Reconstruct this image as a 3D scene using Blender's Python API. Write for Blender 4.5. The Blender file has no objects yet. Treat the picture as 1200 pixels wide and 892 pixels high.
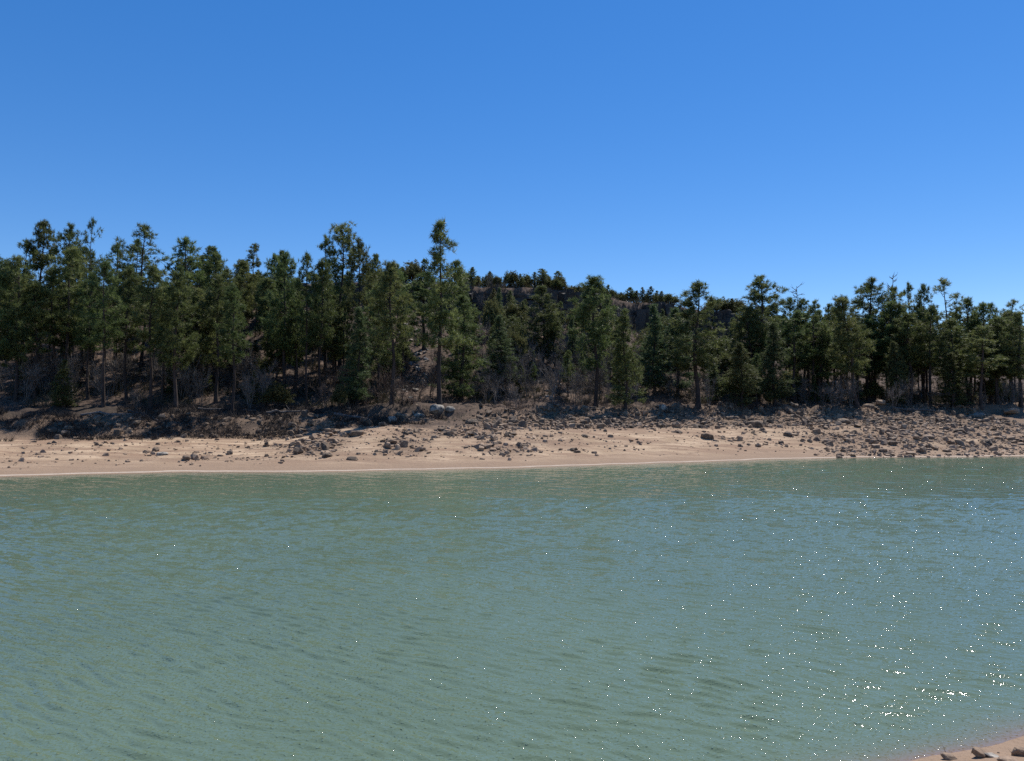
import bpy, bmesh, math, random
import numpy as np
R = math.radians
scene = bpy.context.scene
COL = scene.collection

# ------------------------------------------------------------------ camera, sky, sun, exposure
PITCH = 1.92
EYE = 5.0
FPX = 867.0
cam_d = bpy.data.cameras.new('camera')
cam = bpy.data.objects.new('camera', cam_d); COL.objects.link(cam)
cam.location = (0, 0, EYE); cam.rotation_euler = (R(90 + PITCH), 0, 0)
cam_d.sensor_width = 36; cam_d.lens = 36 * FPX / 1200
cam_d.clip_start = 0.1; cam_d.clip_end = 12000
scene.camera = cam

SUN_EL, SUN_AZ = 59, 36          # azimuth clockwise from +Y (the view direction)
world = bpy.data.worlds.new('World'); scene.world = world
world.use_nodes = True
wn, wl = world.node_tree.nodes, world.node_tree.links
bg = wn['Background']; bg.inputs['Strength'].default_value = 0.1
sky = wn.new('ShaderNodeTexSky'); sky.sky_type = 'NISHITA'; sky.sun_disc = False
sky.sun_elevation = R(SUN_EL); sky.sun_rotation = R(SUN_AZ)
sky.altitude = 2000; sky.air_density = 1.0; sky.dust_density = 0.15; sky.ozone_density = 3.0
gm = wn.new('ShaderNodeGamma'); gm.inputs['Gamma'].default_value = 0.75
hs = wn.new('ShaderNodeHueSaturation'); hs.inputs['Saturation'].default_value = 1.53
hs.inputs['Hue'].default_value = 0.510; hs.inputs['Value'].default_value = 2.04
wl.new(sky.outputs[0], gm.inputs['Color']); wl.new(gm.outputs[0], hs.inputs['Color']); wl.new(hs.outputs[0], bg.inputs['Color'])
sun_d = bpy.data.lights.new('sun', 'SUN'); sun_d.energy = 4.9; sun_d.angle = R(0.53)
sun_d.color = (1, 0.955, 0.89)
sun = bpy.data.objects.new('sun', sun_d); COL.objects.link(sun)
sun.rotation_euler = (R(90 - SUN_EL), 0, R(180 - SUN_AZ)); sun.location = (60, 60, 120)
vs = scene.view_settings
vs.view_transform = 'Standard'; vs.look = 'None'; vs.exposure = 0.12; vs.gamma = 1.0; vs.use_curve_mapping = False
scene.cycles.max_bounces = 8; scene.cycles.transparent_max_bounces = 8
scene.cycles.sample_clamp_indirect = 6
scene.cycles.use_denoising = False

# ------------------------------------------------------------------ helpers
def smooth(a, b, x):
    t = np.clip((np.asarray(x, float) - a) / (b - a), 0, 1)
    return t * t * (3 - 2 * t)

def _hash(ix, iy, seed):
    h = np.sin(ix * 127.1 + iy * 311.7 + seed * 74.7) * 43758.5453
    return h - np.floor(h)

def vnoise(x, y, seed=0):
    x = np.asarray(x, float); y = np.asarray(y, float)
    ix, iy = np.floor(x), np.floor(y)
    fx, fy = x - ix, y - iy
    fx = fx * fx * (3 - 2 * fx); fy = fy * fy * (3 - 2 * fy)
    a, b = _hash(ix, iy, seed), _hash(ix + 1, iy, seed)
    c, d = _hash(ix, iy + 1, seed), _hash(ix + 1, iy + 1, seed)
    return (a + (b - a) * fx) * (1 - fy) + (c + (d - c) * fx) * fy - 0.5

def fbm(x, y, seed=0, octs=4):
    s, a = 0, 1.0
    for k in range(octs):
        s = s + a * vnoise(x * 2 ** k, y * 2 ** k, seed + k * 13); a *= 0.5
    return s

def project(p):
    th = R(PITCH); dx, dy, dz = p[0], p[1], p[2] - EYE
    f = dy * math.cos(th) + dz * math.sin(th); u = -dy * math.sin(th) + dz * math.cos(th)
    return 600 + FPX * dx / f, 446 - FPX * u / f

def ray(xp, yp):
    th = R(PITCH); u = (446 - yp) / FPX
    d = np.array([(xp - 600) / FPX, math.cos(th) - u * math.sin(th), math.sin(th) + u * math.cos(th)])
    return d / d[1]

# ------------------------------------------------------------------ the lie of the land
WX = [-400, -120, -60, -36, -25.5, -13, -6.6, 0, 11, 23.8, 32.8, 50.4, 90, 400]
WY = [30, 44, 48.6, 52.2, 55.2, 56.3, 57.4, 59.4, 63.8, 68.8, 71.0, 72.9, 78, 110]
def yw(x):
    x = np.asarray(x, float)
    return np.interp(x, WX, WY) + 0.5 * vnoise(x / 6, 0 * x, 5) + 0.45 * vnoise(x / 2.1, 0 * x, 6) + 0.22 * vnoise(x / .7, 0 * x, 9)
RX = [-400, -83, -42, -17, 0, 15.5, 25.8, 46.7, 73.8, 121, 400]
RD = [112, 120, 122, 125, 128, 134, 140, 150, 160, 175, 210]
RT = [23, 24, 24.7, 25.9, 25.8, 25.1, 24.4, 23.5, 21.6, 20, 18]
RC = [2, 2.5, 2.5, 4.0, 4.6, 5.0, 4.6, 4.0, 3, 3, 2]
def rim(x):
    return np.interp(x, RX, RD) + 1.6 * fbm(np.asarray(x) / 9, 0 * np.asarray(x), 8, 3)
PL = ([-60, -10, 0, 6, 19, 20.2, 22.5, 28, 33], [-4, -1, 0, .55, 1.75, 2.0, 3.3, 4.4, 5.0])
PR = ([-60, -10, 0, 5, 14, 18, 25, 26, 33], [-4, -1, 0, .8, 2.5, 3.0, 4.0, 4.7, 5.2])
def height(x, y, rough=True):
    x = np.asarray(x, float); y = np.asarray(y, float)
    s = y - yw(x)
    wl_ = smooth(-10, -26, x)
    z = np.interp(s, *PL) * wl_ + np.interp(s, *PR) * (1 - wl_)
    rd = rim(x); sr = rd - np.interp(x, WX, WY)
    top = np.interp(x, RX, RT); zb = top - np.interp(x, RX, RC)
    t = np.clip((s - 33) / (sr - 33), 0, 1)
    base = 5.0 * wl_ + 5.2 * (1 - wl_)
    pw = 1.1 + 0.5 * smooth(30, 70, x)
    hill = base + (zb - base) * t ** pw
    z = np.where(s > 33, hill, z)
    over = y - rd
    z = z + np.where(over > 0, (top - zb) * smooth(0, 1.0, over) + 0.02 * np.clip(over, 0, 400), 0)
    if rough:
        land = smooth(0.5, 6, s)
        z = z + land * 0.16 * fbm(x / 2.6, y / 2.6, 20, 4)
        z = z + smooth(18, 40, s) * 0.9 * fbm(x / 7.0, y / 7.0, 30, 4)
        z = z + smooth(20, 24, s) * smooth(34, 28, s) * 0.9 * fbm(x / 1.5, y / 1.3, 50, 4)
    dn = (x - 5.5) * 0.385 - (y - 10.4) * 0.923 + 0.25 * vnoise(x / 1.5, y / 1.5, 61)
    zn = np.where(dn > 0, np.minimum(0.4 * dn, 3.1 + 0.02 * dn), 0.25 * dn)
    if rough: zn = zn + smooth(0, 1, dn) * 0.10 * fbm(x / 0.8, y / 0.8, 70, 3)
    return np.where(y < 32, np.maximum(np.maximum(zn, -4), z), z)

def H(x, y): return float(height(np.array([x]), np.array([y]))[0])

def ground_hit(xp, yp, y0=36.0, y1=260.0):
    d = ray(xp, yp)
    ys = np.arange(y0, y1, 0.1)
    zs = height(d[0] * ys, ys); rz = EYE + d[2] * ys
    k = np.nonzero(rz <= zs)[0]
    y = ys[k[0]] if len(k) else y1
    return float(d[0] * y), float(y), H(d[0] * y, y)

# ------------------------------------------------------------------ materials
def newmat(name):
    m = bpy.data.materials.new(name); m.use_nodes = True
    nt = m.node_tree
    return m, nt.nodes, nt.links, nt.nodes['Principled BSDF']
def node(ns, t, **kw):
    n = ns.new(t)
    for k, v in kw.items(): setattr(n, k, v)
    return n
def mixc(ns, ls, fac, a, b):
    n = ns.new('ShaderNodeMix'); n.data_type = 'RGBA'
    for sock, v in ((n.inputs[0], fac), (n.inputs[6], a), (n.inputs[7], b)):
        if hasattr(v, 'node'): ls.new(v, sock)
        elif isinstance(v, (int, float)): sock.default_value = v
        else: sock.default_value = (*v, 1)
    return n.outputs[2]
def ramp(ns, ls, src, p0, p1):
    n = ns.new('ShaderNodeMapRange'); ls.new(src, n.inputs[0])
    n.inputs[1].default_value = p0; n.inputs[2].default_value = p1
    n.clamp = True
    return n.outputs[0]
def noise(ns, ls, scale, detail=4, vec=None, rough=0.55):
    n = ns.new('ShaderNodeTexNoise'); n.inputs['Scale'].default_value = scale
    n.inputs['Detail'].default_value = detail; n.inputs['Roughness'].default_value = rough
    if vec is not None: ls.new(vec, n.inputs['Vector'])
    return n.outputs[0]
def bump(ns, ls, h, strength, dist):
    n = ns.new('ShaderNodeBump'); n.inputs['Strength'].default_value = strength; n.inputs['Distance'].default_value = dist
    ls.new(h, n.inputs['Height']); return n.outputs[0]

def mat_needles(name, a, b, tip, trans=0.25):
    m, ns, ls, p = newmat(name)
    geo = ns.new('ShaderNodeNewGeometry'); oi = ns.new('ShaderNodeObjectInfo')
    c = mixc(ns, ls, geo.outputs['Random Per Island'], a, b)
    tc = ns.new('ShaderNodeTexCoord')
    n = noise(ns, ls, 0.9, 3, tc.outputs['Object'])
    c = mixc(ns, ls, ramp(ns, ls, n, 0.5, 0.72), c, tip)
    h = ns.new('ShaderNodeHueSaturation'); ls.new(c, h.inputs['Color'])
    mr = ns.new('ShaderNodeMapRange'); ls.new(oi.outputs['Random'], mr.inputs[0])
    mr.inputs[3].default_value = 0.75; mr.inputs[4].default_value = 1.25
    ls.new(mr.outputs[0], h.inputs['Value'])
    m2 = ns.new('ShaderNodeMath'); m2.operation = 'MULTIPLY'; ls.new(oi.outputs['Random'], m2.inputs[0]); m2.inputs[1].default_value = 7.31
    m3 = ns.new('ShaderNodeMath'); m3.operation = 'FRACT'; ls.new(m2.outputs[0], m3.inputs[0])
    mh = ns.new('ShaderNodeMapRange'); ls.new(m3.outputs[0], mh.inputs[0])
    mh.inputs[3].default_value = 0.475; mh.inputs[4].default_value = 0.525
    ls.new(mh.outputs[0], h.inputs['Hue'])
    ls.new(h.outputs[0], p.inputs['Base Color'])
    p.inputs['Roughness'].default_value = 0.5; p.inputs['Specular IOR Level'].default_value = 0.35
    tr = ns.new('ShaderNodeBsdfTranslucent'); ls.new(h.outputs[0], tr.inputs['Color'])
    mx = ns.new('ShaderNodeMixShader'); mx.inputs[0].default_value = trans
    ls.new(p.outputs[0], mx.inputs[1]); ls.new(tr.outputs[0], mx.inputs[2])
    ls.new(mx.outputs[0], ns['Material Output'].inputs['Surface'])
    return m
M = {}
M['pine'] = mat_needles('pine_needles', (0.048, 0.070, 0.023), (0.160, 0.192, 0.060), (0.240, 0.262, 0.092), .50)
M['cone'] = mat_needles('fir_needles', (0.054, 0.080, 0.032), (0.150, 0.188, 0.074), (0.185, 0.215, 0.098), .48)
M['juni'] = mat_needles('juniper_scales', (0.080, 0.092, 0.032), (0.150, 0.160, 0.056), (0.18, 0.17, 0.07), .43)

def mat_bark(name, a, b):
    m, ns, ls, p = newmat(name)
    tc = ns.new('ShaderNodeTexCoord'); mp = ns.new('ShaderNodeMapping'); mp.inputs['Scale'].default_value = (6, 6, 1.2)
    ls.new(tc.outputs['Object'], mp.inputs['Vector'])
    n = noise(ns, ls, 1.0, 5, mp.outputs[0]); oi = ns.new('ShaderNodeObjectInfo')
    c = mixc(ns, ls, ramp(ns, ls, n, 0.35, 0.65), a, b)
    h = ns.new('ShaderNodeHueSaturation'); ls.new(c, h.inputs['Color'])
    mr = ns.new('ShaderNodeMapRange'); ls.new(oi.outputs['Random'], mr.inputs[0]); mr.inputs[3].default_value = .7; mr.inputs[4].default_value = 1.3
    ls.new(mr.outputs[0], h.inputs['Value'])
    ls.new(h.outputs[0], p.inputs['Base Color']); p.inputs['Roughness'].default_value = 0.9
    ls.new(bump(ns, ls, n, 0.7, 0.05), p.inputs['Normal'])
    return m
M['bark'] = mat_bark('pine_bark', (0.022, 0.016, 0.013), (0.075, 0.050, 0.038))
M['grey'] = mat_bark('weathered_twigs', (0.095, 0.080, 0.068), (0.215, 0.185, 0.158))
M['brown'] = mat_bark('brown_twigs', (0.075, 0.052, 0.038), (0.17, 0.115, 0.085))
M['deadwood'] = mat_bark('dead_wood', (0.07, 0.058, 0.05), (0.19, 0.16, 0.14))

def mat_rock(name, a, b, dust, dust_amt=0.5, island=False):
    m, ns, ls, p = newmat(name)
    tc = ns.new('ShaderNodeTexCoord'); geo = ns.new('ShaderNodeNewGeometry'); oi = ns.new('ShaderNodeObjectInfo')
    n = noise(ns, ls, 3.0, 6, geo.outputs['Position']); n2 = noise(ns, ls, 14, 4, geo.outputs['Position'])
    rnd = geo.outputs['Random Per Island'] if island else oi.outputs['Random']
    c = mixc(ns, ls, rnd, a, b)
    c = mixc(ns, ls, ramp(ns, ls, n, 0.46, 0.64), c, dust)
    h = ns.new('ShaderNodeHueSaturation'); ls.new(c, h.inputs['Color'])
    mr = ns.new('ShaderNodeMapRange'); ls.new(n2, mr.inputs[0]); mr.inputs[1].default_value = .3; mr.inputs[2].default_value = .7
    mr.inputs[3].default_value = .72; mr.inputs[4].default_value = 1.28
    ls.new(mr.outputs[0], h.inputs['Value'])
    ls.new(h.outputs[0], p.inputs['Base Color']); p.inputs['Roughness'].default_value = 0.85
    ls.new(bump(ns, ls, n2, 0.6, 0.06), p.inputs['Normal'])
    return m
M['basalt'] = mat_rock('basalt_rock', (0.042, 0.029, 0.019), (0.16, 0.112, 0.074), (0.27, 0.185, 0.116))
M['basalt_i'] = mat_rock('basalt_rubble', (0.040, 0.027, 0.017), (0.18, 0.124, 0.080), (0.28, 0.190, 0.118), island=True)
M['brownrock'] = mat_rock('silt_coated_rock', (0.11, 0.073, 0.047), (0.30, 0.205, 0.134), (0.34, 0.235, 0.150))
M['brownrock_i'] = mat_rock('silt_coated_rubble', (0.10, 0.066, 0.043), (0.38, 0.262, 0.172), (0.36, 0.25, 0.16), island=True)
M['palerock'] = mat_rock('lichened_rock', (0.24, 0.208, 0.165), (0.40, 0.355, 0.29), (0.13, 0.108, 0.082))
M['cliff'] = mat_rock('cliff_basalt', (0.024, 0.020, 0.017), (0.060, 0.049, 0.040), (0.085, 0.066, 0.050))

def mat_ground():
    m, ns, ls, p = newmat('shore_and_hill_ground')
    geo = ns.new('ShaderNodeNewGeometry'); pos = geo.outputs['Position']
    at = ns.new('ShaderNodeAttribute'); at.attribute_name = 'mask'; sp = ns.new('ShaderNodeSeparateColor')
    ls.new(at.outputs['Color'], sp.inputs[0])
    n1 = noise(ns, ls, 0.35, 5, pos); n2 = noise(ns, ls, 2.2, 5, pos); n3 = noise(ns, ls, 9, 4, pos, .65)
    mp = ns.new('ShaderNodeMapping'); mp.inputs['Scale'].default_value = (0.16, 1.0, 1.0); mp.inputs['Rotation'].default_value = (0, 0, R(-9)); ls.new(pos, mp.inputs['Vector'])
    n4 = noise(ns, ls, 0.9, 5, mp.outputs[0])
    sand = mixc(ns, ls, ramp(ns, ls, n1, 0.36, 0.64), (0.375, 0.262, 0.163), (0.575, 0.422, 0.275))
    sand = mixc(ns, ls, ramp(ns, ls, n4, 0.42, 0.60), sand, (0.30, 0.195, 0.125))
    sand = mixc(ns, ls, ramp(ns, ls, n3, 0.56, 0.72), sand, (0.25, 0.17, 0.115))
    n5 = noise(ns, ls, 24, 3, pos, .6)
    sand = mixc(ns, ls, ramp(ns, ls, n5, 0.58, 0.70), sand, (0.22, 0.15, 0.105))
    sz_ = ns.new('ShaderNodeSeparateXYZ'); ls.new(pos, sz_.inputs[0])
    st = ns.new('ShaderNodeMath'); st.operation = 'MULTIPLY_ADD'; ls.new(sz_.outputs[2], st.inputs[0]); st.inputs[1].default_value = 17.0
    sj = ns.new('ShaderNodeMath'); sj.operation = 'MULTIPLY'; ls.new(n1, sj.inputs[0]); sj.inputs[1].default_value = 9.0; ls.new(sj.outputs[0], st.inputs[2])
    sn = ns.new('ShaderNodeMath'); sn.operation = 'SINE'; ls.new(st.outputs[0], sn.inputs[0])
    sm = ns.new('ShaderNodeMath'); sm.operation = 'MULTIPLY'; ls.new(ramp(ns, ls, sn.outputs[0], 0.72, 1.0), sm.inputs[0]); ls.new(ramp(ns, ls, n2, 0.40, 0.60), sm.inputs[1])
    sand = mixc(ns, ls, sm.outputs[0], sand, (0.25, 0.165, 0.108))          # old strand lines, one for each level of the lake
    duff = mixc(ns, ls, ramp(ns, ls, n2, 0.38, 0.62), (0.045, 0.033, 0.025), (0.17, 0.112, 0.080))
    duff = mixc(ns, ls, ramp(ns, ls, n3, 0.50, 0.70), duff, (0.07, 0.055, 0.043))
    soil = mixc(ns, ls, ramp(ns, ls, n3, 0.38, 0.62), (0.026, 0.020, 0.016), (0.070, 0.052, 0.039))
    stony = mixc(ns, ls, ramp(ns, ls, n3, 0.38, 0.62), (0.095, 0.064, 0.043), (0.28, 0.188, 0.122))
    c = mixc(ns, ls, sp.outputs[0], duff, sand)
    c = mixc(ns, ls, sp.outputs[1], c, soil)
    c = mixc(ns, ls, sp.outputs[2], c, stony)
    # wet margin and dried pale crust above it, by height over the lake
    sx = ns.new('ShaderNodeSeparateXYZ'); ls.new(pos, sx.inputs[0])
    jit = ns.new('ShaderNodeMath'); jit.operation = 'MULTIPLY_ADD'; ls.new(n4, jit.inputs[0]); jit.inputs[1].default_value = -0.06; ls.new(sx.outputs[2], jit.inputs[2])
    zz = jit.outputs[0]
    damp = ramp(ns, ls, zz, 0.75, 0.12)
    c = mixc(ns, ls, damp, c, (0.29, 0.200, 0.133))
    cr1 = ramp(ns, ls, zz, -0.01, 0.01); cr2 = ramp(ns, ls, zz, 0.050, 0.022)
    cr = ns.new('ShaderNodeMath'); cr.operation = 'MULTIPLY'; ls.new(cr1, cr.inputs[0]); ls.new(cr2, cr.inputs[1])
    cy = ns.new('ShaderNodeMath'); cy.operation = 'MULTIPLY'; ls.new(cr.outputs[0], cy.inputs[0]); ls.new(ramp(ns, ls, sx.outputs[1], 28, 34), cy.inputs[1])
    c = mixc(ns, ls, cy.outputs[0], c, (0.50, 0.41, 0.32))
    ls.new(c, p.inputs['Base Color']); p.inputs['Roughness'].default_value = 0.92
    p.inputs['Specular IOR Level'].default_value = 0.2
    ad = ns.new('ShaderNodeMath'); ad.operation = 'MULTIPLY_ADD'; ls.new(n3, ad.inputs[0]); ad.inputs[1].default_value = .5; ls.new(n2, ad.inputs[2])
    ls.new(bump(ns, ls, ad.outputs[0], 0.8, 0.12), p.inputs['Normal'])
    return m
M['ground'] = mat_ground()

def mat_water():
    m, ns, ls, p = newmat('lake_water')
    geo = ns.new('ShaderNodeNewGeometry'); pos = geo.outputs['Position']
    at = ns.new('ShaderNodeAttribute'); at.attribute_name = 'shallow'
    def layer(scale, sx, sy, rot, detail, dist=0.0):
        mp = ns.new('ShaderNodeMapping'); mp.inputs['Scale'].default_value = (sx, sy, 1)
        mp.inputs['Rotation'].default_value = (0, 0, R(rot)); ls.new(pos, mp.inputs['Vector'])
        n = ns.new('ShaderNodeTexNoise'); n.inputs['Scale'].default_value = scale; n.inputs['Detail'].default_value = detail
        n.inputs['Roughness'].default_value = 0.5; n.inputs['Distortion'].default_value = dist
        ls.new(mp.outputs[0], n.inputs['Vector']); return n.outputs[0]
    def mad(a, k, b=None):
        n = ns.new('ShaderNodeMath'); n.operation = 'MULTIPLY_ADD'; ls.new(a, n.inputs[0])
        if hasattr(k, 'node'): ls.new(k, n.inputs[1])
        else: n.inputs[1].default_value = k
        if b is None: n.inputs[2].default_value = 0
        else: ls.new(b, n.inputs[2])
        return n.outputs[0]
    gust = layer(0.05, 1, 2.2, -14, 3)
    g = ns.new('ShaderNodeMapRange'); ls.new(gust, g.inputs[0]); g.inputs[1].default_value = .35; g.inputs[2].default_value = .65
    g.inputs[3].default_value = .6; g.inputs[4].default_value = 1.25
    h = mad(layer(10.0, 0.55, 1.4, 24, 1, 0.3), 0.0050)
    pw = ns.new('ShaderNodeMath'); pw.operation = 'POWER'; ls.new(layer(20.0, 0.8, 1.1, 12, 1), pw.inputs[0]); pw.inputs[1].default_value = 7
    h = mad(pw.outputs[0], 0.085, h)
    hh = mad(h, g.outputs[0])
    b = ns.new('ShaderNodeBump'); b.inputs['Strength'].default_value = 1.0; b.inputs['Distance'].default_value = 1.0
    ls.new(hh, b.inputs['Height']); ls.new(b.outputs[0], p.inputs['Normal'])
    big = noise(ns, ls, 0.09, 3, pos)
    murk = mixc(ns, ls, ramp(ns, ls, big, 0.35, 0.65), (0.112, 0.156, 0.094), (0.128, 0.176, 0.108))
    c = mixc(ns, ls, at.outputs['Fac'], murk, (0.23, 0.155, 0.102))
    ls.new(c, p.inputs['Base Color']); p.inputs['Roughness'].default_value = 0.03; p.inputs['IOR'].default_value = 1.5
    return m
M['water'] = mat_water()

# ------------------------------------------------------------------ mesh building
def mesh_np(name, V, F, mat, smooth_=False):
    """V (n,3) floats; F (m,k) ints with k the same for all faces."""
    V = np.ascontiguousarray(V, dtype=np.float32); F = np.ascontiguousarray(F, dtype=np.int32)
    me = bpy.data.meshes.new(name); k = F.shape[1]
    me.vertices.add(len(V)); me.vertices.foreach_set('co', V.ravel())
    me.loops.add(F.size); me.loops.foreach_set('vertex_index', F.ravel())
    me.polygons.add(len(F)); me.polygons.foreach_set('loop_start', np.arange(0, F.size, k, dtype=np.int32))
    me.polygons.foreach_set('use_smooth', np.full(len(F), smooth_, dtype=bool))
    me.update(calc_edges=True); me.materials.append(mat)
    return me
def link(name, data, parent=None):
    o = bpy.data.objects.new(name, data); COL.objects.link(o)
    if parent: o.parent = parent
    return o
def tag(o, label=None, cat=None, group=None, kind=None):
    if label: o['label'] = label
    if cat: o['category'] = cat
    if group: o['group'] = group
    if kind: o['kind'] = kind
    return o

class Tubes:
    def __init__(s): s.V, s.F, s.n = [], [], 0
    def tube(s, pts, rads, sides=6):
        pts = np.asarray(pts, float); m = len(pts)
        d = np.gradient(pts, axis=0); d /= np.linalg.norm(d, axis=1)[:, None] + 1e-9
        ref = np.array([1.0, 0.13, 0.05]) if abs(d[0][2]) > .7 else np.array([0, 0, 1.0])
        a = np.cross(d, ref); a /= np.linalg.norm(a, axis=1)[:, None] + 1e-9
        b = np.cross(d, a)
        th = np.arange(sides) * 2 * math.pi / sides
        r = np.asarray(rads, float)[:, None, None]
        ring = pts[:, None, :] + r * (np.cos(th)[None, :, None] * a[:, None, :] + np.sin(th)[None, :, None] * b[:, None, :])
        s.V.append(ring.reshape(-1, 3))
        i = np.arange(m - 1)[:, None] * sides + np.arange(sides)[None, :]
        j = np.arange(m - 1)[:, None] * sides + (np.arange(sides)[None, :] + 1) % sides
        s.F.append(np.stack([i, j, j + sides, i + sides], -1).reshape(-1, 4) + s.n)
        s.n += m * sides
    def mesh(s, name, mat): return mesh_np(name, np.concatenate(s.V), np.concatenate(s.F), mat, True)

def blades(rng, P, D, n, ln, w, spread):
    """n needle blades from each point of P, fanned round the direction D."""
    k = len(P)
    d = D[:, None, :] * (1 - spread) + rng.normal(size=(k, n, 3)) * spread
    d /= np.linalg.norm(d, axis=2)[..., None] + 1e-9
    L = ln * rng.uniform(.6, 1.25, (k, n, 1))
    side = np.cross(d, rng.normal(size=(k, n, 3))); side /= np.linalg.norm(side, axis=2)[..., None] + 1e-9
    o = P[:, None, :] + rng.normal(size=(k, n, 3)) * 0.05
    a = o + side * w / 2; b = o - side * w / 2; c = o + d * L
    V = np.stack([a, b, c], 2).reshape(-1, 3)
    return V, np.arange(len(V)).reshape(-1, 3)

# ------------------------------------------------------------------ trees (nominal height 15)
HN = 15.0
def prof(kind, t):
    """relative crown radius, t from 0 at the crown's foot to 1 at the tip"""
    if kind == 'cone': return min(1, t * 7 + .45) * (1 - t) ** 0.85 + .04
    if kind == 'oval': return max(.08, math.sin(math.pi * min(1, .14 + t * .86)) ** .75) * (1.0 - .25 * t)
    if kind == 'full': return min(1, .55 + t * 2.5) * (1 - t ** 3.0) ** .75 * (1 - .20 * t) + .05
    if kind == 'slim': return min(1, .45 + t * 1.6) * (1 - t ** 2.4) ** .75 + .05
    if kind == 'spire': return (.38 + .62 * (1 - t)) * (1 - t ** 9) * (.82 + .28 * math.sin(t * 26)) + .06
    if kind == 'open': return (.55 + .45 * math.sin(math.pi * t)) * (1 - t ** 5) + .08
    if kind == 'flat': return (.35 + .65 * t) * (1 - t ** 7) + .12
    return 1 - t
TYPES = {                  # profile, crown foot, radius, branches, tufts per m, blades, up-angles (foot, tip), gaps, material, trunk radius
    'slender': ('slim', .41, 2.0, 64, 7.6, 12, (-18, 45), .22, 'pine', .16),
    'full':    ('full', .32, 2.6, 92, 7.6, 12, (-18, 50), .14, 'pine', .21),
    'open':    ('open', .40, 2.2, 52, 8.0, 12, (-8, 45), .20, 'pine', .19),
    'sparse':  ('open', .55, 1.9, 38, 4.4, 11, (-5, 50), .28, 'pine', .13),
    'crest':   ('flat', .52, 2.3, 54, 6.6, 12, (0, 50), .16, 'pine', .18),
    'cone':    ('cone', .10, 2.3, 150, 5.6, 11, (-14, 30), .06, 'cone', .16),
    'skirt':   ('cone', .07, 2.8, 135, 6.0, 11, (-20, 35), .14, 'pine', .17),
    'column':  ('oval', .04, 2.7, 150, 5.6, 11, (5, 65), .06, 'juni', .15),
    'tall':    ('spire', .34, 2.0, 92, 6.4, 12, (-14, 25), .12, 'pine', .165),
}
def build_tree(kind, seed, lean=0.0, foot=None, rad=None):
    pf, f, r0, nb, tpm, nbl, ang, gaps, mat, tr = TYPES[kind]
    f = foot or f; r0 = rad or r0
    rng = np.random.default_rng(seed)
    tb = Tubes()
    zt = np.linspace(-.35, HN * .985, 14)
    ph = rng.uniform(0, 6.28, 4)
    def axis(z):
        u = np.asarray(z) / HN
        x = .16 * np.sin(u * 4 + ph[0]) + .10 * np.sin(u * 9 + ph[1]) + lean * HN * u
        y = .16 * np.sin(u * 4.4 + ph[2]) + .10 * np.sin(u * 8 + ph[3])
        k = np.clip(u * 4, 0, 1)
        return np.stack([x * k + (1 - k) * lean * HN * u, y * k, np.asarray(z)], -1)
    rr = tr * (1 - np.clip(zt / HN, 0, 1)) ** .8 + .015
    rr[0] *= 1.5; rr[1] *= 1.12
    tb.tube(axis(zt), rr, 8)
    P, D = [], []
    void = rng.uniform(0, 6.28, 3), rng.uniform(0, 1, 3)
    az = rng.uniform(0, 6.28)
    for i in range(nb):
        t = (i + rng.uniform(0, 1)) / nb
        z = HN * (f + (1 - f) * t)
        az += 2.399 + rng.normal(0, .4)
        if rng.random() < gaps: continue
        if any(abs((az - a + math.pi) % 6.283 - math.pi) < .8 and abs(t - b) < .10 for a, b in zip(*void)): continue
        L = r0 * prof(pf, t) * rng.uniform(.62, 1.12)
        e = R(ang[0] + (ang[1] - ang[0]) * t ** 1.3 + rng.normal(0, 8))
        d = np.array([math.cos(az) * math.cos(e), math.sin(az) * math.cos(e), math.sin(e)])
        o = axis(z)
        n = 5
        u = np.linspace(0, 1, n)[:, None]
        lift = np.array([0, 0, 1.0]) * (.16 * L) * u ** 2.2
        pts = o + d * L * u + lift - np.array([0, 0, .12 * L]) * np.sin(u * math.pi)
        tb.tube(pts, (.018 + .016 * L) * (1.05 - u[:, 0]), 4)
        lat = np.array([-math.sin(az), math.cos(az), 0])
        nc = int(rng.integers(2, 5)) + (1 if L > 1.6 else 0) + (2 if pf == 'cone' else 0)
        nt = max(4, int(tpm * (L + .45)))
        cu = np.sort(1 - rng.random(nc) ** 1.2 * (.55 if pf in ('open', 'flat', 'spire') else .62 if pf in ('slim', 'full') else .78)); cu[-1] = 1
        cl = rng.normal(0, .30, nc) * L * np.sin(np.clip(cu, .15, .85) * math.pi); cl[-1] *= .4
        pick = rng.integers(0, nc, nt)
        uu = cu[pick]
        q = np.stack([np.interp(uu, u[:, 0], pts[:, k]) for k in range(3)], -1)
        off = cl[pick]
        sg = .15 + .045 * L
        q = q + lat * off[:, None] + rng.normal(0, 1, (nt, 3)) * np.array([sg, sg, sg * .7]) + np.array([0, 0, .08])
        dd = d * .5 + lat * np.sign(off)[:, None] * .35 + np.array([0, 0, .55])
        P.append(q); D.append(dd / np.linalg.norm(dd, axis=1)[:, None])
    tip = axis(HN * np.linspace(.93, .995, 6)); P.append(tip); D.append(np.tile([0, 0, 1.0], (6, 1)))
    if pf in ('open', 'slim', 'flat', 'spire'):                     # dead stubs below the crown
        for i in range(int(rng.integers(6, 14))):
            z = HN * rng.uniform(f * .4, f); a = rng.uniform(0, 6.28); L = rng.uniform(.4, 1.2)
            o = axis(z); d = np.array([math.cos(a), math.sin(a), rng.uniform(-.3, .2)])
            tb.tube([o, o + d * L * .6, o + d * L + np.array([0, 0, -.1])], [.03, .02, .008], 3)
    P = np.concatenate(P); D = np.concatenate(D)
    V, F = blades(rng, P, D, nbl + 7, .42, .050, .62)
    return tb.mesh('trunk', M['bark']), mesh_np('crown', V, F, M[mat])

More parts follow.
